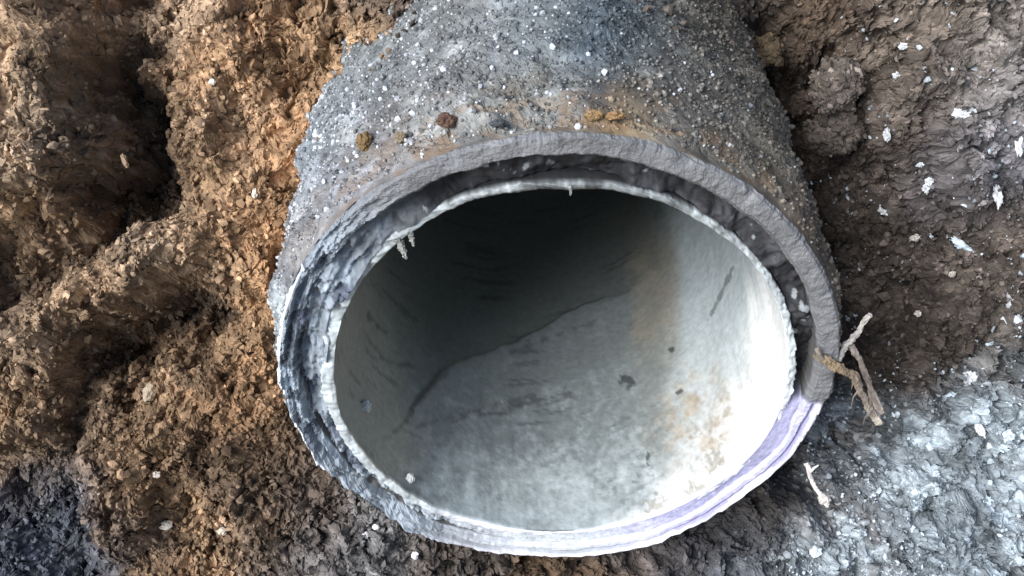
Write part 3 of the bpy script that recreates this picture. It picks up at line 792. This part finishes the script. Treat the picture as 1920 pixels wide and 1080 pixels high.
# ------------------------------------------------------------------ twigs and shreds
def tube(name, pts, radii, colour, mat, parent=None, nseg=12, knob=0.15, seed=0, sub=14, origin=None):
    """a crooked tapering stem through pts (bank coordinates), closed at both ends"""
    pts = np.asarray(pts, float); radii = np.asarray(radii, float)
    t = np.linspace(0, len(pts) - 1, (len(pts) - 1) * sub + 1)
    k = np.arange(len(pts))
    P = np.stack([np.interp(t, k, pts[:, j]) for j in range(3)], -1); R = np.interp(t, k, radii)
    P = P + 0.25 * R[:, None] * np.stack([fbm(t * 0.9 + j * 9, t * 0 + seed, seed=400 + seed + j, octv=2) for j in range(3)], -1)
    tan = np.gradient(P, axis=0); tan /= np.linalg.norm(tan, axis=1)[:, None]
    up = np.array([0.3, 0.2, 0.93])
    a = np.cross(tan, up); a /= np.linalg.norm(a, axis=1)[:, None]; b = np.cross(tan, a)
    an = np.linspace(0, 2 * math.pi, nseg + 1)[:-1]
    nz = 1 + knob * fbm(np.cos(an)[None] * 1.8 + t[:, None] * 3.1, np.sin(an)[None] * 1.8 + seed + 0 * t[:, None], seed=420 + seed, octv=4, gain=0.7)
    ring = P[:, None] + (R[:, None] * nz)[..., None] * (np.cos(an)[None, :, None] * a[:, None] + np.sin(an)[None, :, None] * b[:, None])
    v = np.concatenate([ring.reshape(-1, 3), P[:1], P[-1:]])
    f = quads(len(t), nseg, True)
    f3 = np.concatenate([f[:, [0, 1, 2]], f[:, [0, 2, 3]]])
    n0 = len(t) * nseg; j = np.arange(nseg); j2 = (j + 1) % nseg
    cap = np.concatenate([np.stack([np.full(nseg, n0), j2, j], -1), np.stack([np.full(nseg, n0 + 1), (len(t) - 1) * nseg + j, (len(t) - 1) * nseg + j2], -1)])
    col = np.array(colour) if np.ndim(colour[0]) == 0 else None
    if col is None:
        cs = np.asarray(colour, float); cr_ = np.stack([np.interp(t, k, cs[:, q]) for q in range(3)], -1)
        vc = np.concatenate([np.repeat(cr_, nseg, 0), cr_[:1], cr_[-1:]])
    else:
        vc = np.broadcast_to(col, (len(v), 3))
    vc = vc * np.exp(0.4 * fbm(v[:, 0] * 18, v[:, 1] * 18, v[:, 2] * 18, seed=440 + seed, octv=3))[:, None]
    return mesh_obj(name, W(v), np.concatenate([f3, cap]), mat, vc, smooth=False, parent=parent, origin=origin)

def empty_at(name, P, label, cat, group=None):
    o = bpy.data.objects.new(name, None); link(o); o.location = W(P); o.empty_display_size = 0.005
    return tag(o, label, cat, group)

w0 = 0.02
r0 = 1 / 520
base = at(1600, 655, w0 + 0.02)
tw = empty_at('twig', base, 'forked pale grey twig sticking up beside the right edge of the pipe', 'twig')
tube('stem', [at(1570, 676, w0 + .02), at(1592, 645, w0 + .04), at(1612, 622, w0 + .06), at(1630, 590, w0 + .1)], np.array([7, 5.5, 4.5, 5.5]) * r0, [(.24,.225,.215),(.28,.265,.25),(.38,.36,.34),(.55,.51,.47)], M_wood, tw, seed=1, knob=.55, origin=W(base))
tube('branch', [at(1596, 645, w0 + .03), at(1614, 680, w0), at(1630, 720, w0 - .04), at(1652, 772, w0 - .08)], np.array([5, 5, 6, 7.5]) * r0, [(.20,.17,.15),(.19,.16,.14),(.24,.20,.17),(.40,.34,.29)], M_wood, tw, seed=2, knob=.55, origin=W(base))
base = at(1535, 668, w0 + 0.06)
tw = empty_at('twig', base, 'crooked brown twig lying across the broken pipe edge and hanging down right', 'twig')
tube('stem', [at(1526, 664, w0 + .05), at(1552, 677, w0 + .07), at(1580, 692, w0 + .07), at(1600, 702, w0 + .06), at(1622, 748, w0 + .02), at(1646, 792, w0 - .02)], np.array([5, 7.5, 8, 7, 6.5, 9]) * r0, [(.17,.15,.12),(.19,.145,.09),(.15,.112,.075),(.14,.112,.085),(.18,.15,.125),(.40,.36,.31)], M_wood, tw, seed=3, knob=.55, origin=W(base))
for q_, (xa, ya, xb, yb, xc, yc) in enumerate(((1612, 728, 1600, 745, 1596, 762), (1634, 770, 1622, 782, 1618, 796), (1590, 697, 1600, 715, 1596, 730))):
    tube('root_hair', [at(xa, ya, w0 + .04), at(xb, yb, w0 + .03), at(xc, yc, w0)], np.array([2.6, 1.6, .8]) * r0, (.16, .14, .12), M_wood, tw, nseg=6, knob=.4, seed=8 + q_, origin=W(base))
tube('stub', [at(1540, 672, w0 + .07), at(1532, 655, w0 + .1)], np.array([5, 4]) * r0, (.17, .15, .125), M_wood, tw, seed=4, origin=W(base))
base = at(1516, 872, -0.25)
tw = empty_at('rootlet', base, 'thin white rootlet with a knob end hanging below the lavender pipe edge', 'rootlet')
tube('stem', [at(1512, 868, -.25), at(1520, 895, -.24), at(1530, 917, -.26), at(1541, 930, -.28)], np.array([5, 4, 3.5, 5]) * r0, (.62, .58, .55), M_wood, tw, seed=5, knob=.4, origin=W(base))
tube('knob', [at(1536, 928, -.28), at(1546, 936, -.28), at(1552, 944, -.29)], np.array([5, 11, 5]) * r0, (.68, .65, .60), M_wood, tw, seed=6, knob=.55, origin=W(base))
tube('hair', [at(1519, 885, -.24), at(1528, 876, -.22), at(1535, 872, -.21)], np.array([3, 2.2, 1.5]) * r0, (.62, .58, .55), M_wood, tw, seed=7, origin=W(base))

def shred(x, y, dx, dy, wd, lab=None, th=None):
    """a torn sliver of the liner, hanging from its rim"""
    d2 = (lx_ - x) ** 2 + (ly_ - y) ** 2
    k = np.argmin(d2); P0 = rimP[k]
    P1 = at(x + dx, y + dy, P0[2] - 0.01)
    return tube('torn_shred', [P0, (P0 + P1) / 2, P1], np.array([wd, wd * 0.8, wd * 0.35]) * r0, (.24, .25, .235), M_flake, pipe, nseg=8, knob=.9, seed=int(x) % 50, origin=ORI)
rimP = pipe_pt(np.full(len(tl), LR + 0.01), tl, fray(tl), LX, LY); lx_, ly_ = topx(rimP)
for a in ((774, 444, 2, 18, 5), (756, 462, 6, 24, 6), (1068, 345, 1, 22, 3)):
    shred(*a)
for i, (x, y, a, lab) in enumerate(((681, 762, 11, 'white crumb caught on the left edge of the liner'), (766, 897, 9, 'small white crumb inside the liner at lower left'))):
    d2 = (ipx - x) ** 2 + (ipy - y) ** 2 + np.where((S2 > -1.0) & (np.abs(T2) > 0.0), 0, 1e9)
    k = np.unravel_index(np.argmin(d2), d2.shape)
    lump_mesh('white_crumb', PI_[k] - (math.cos(T2[k]) * E1 + math.sin(T2[k]) * E2) * 0.01, a * r0, a * r0 * 1.1, a * r0 * .8, (.45, .48, .47), M_flake, lab, 'crumb', sub=2, rough=.3, seed=90 + i)
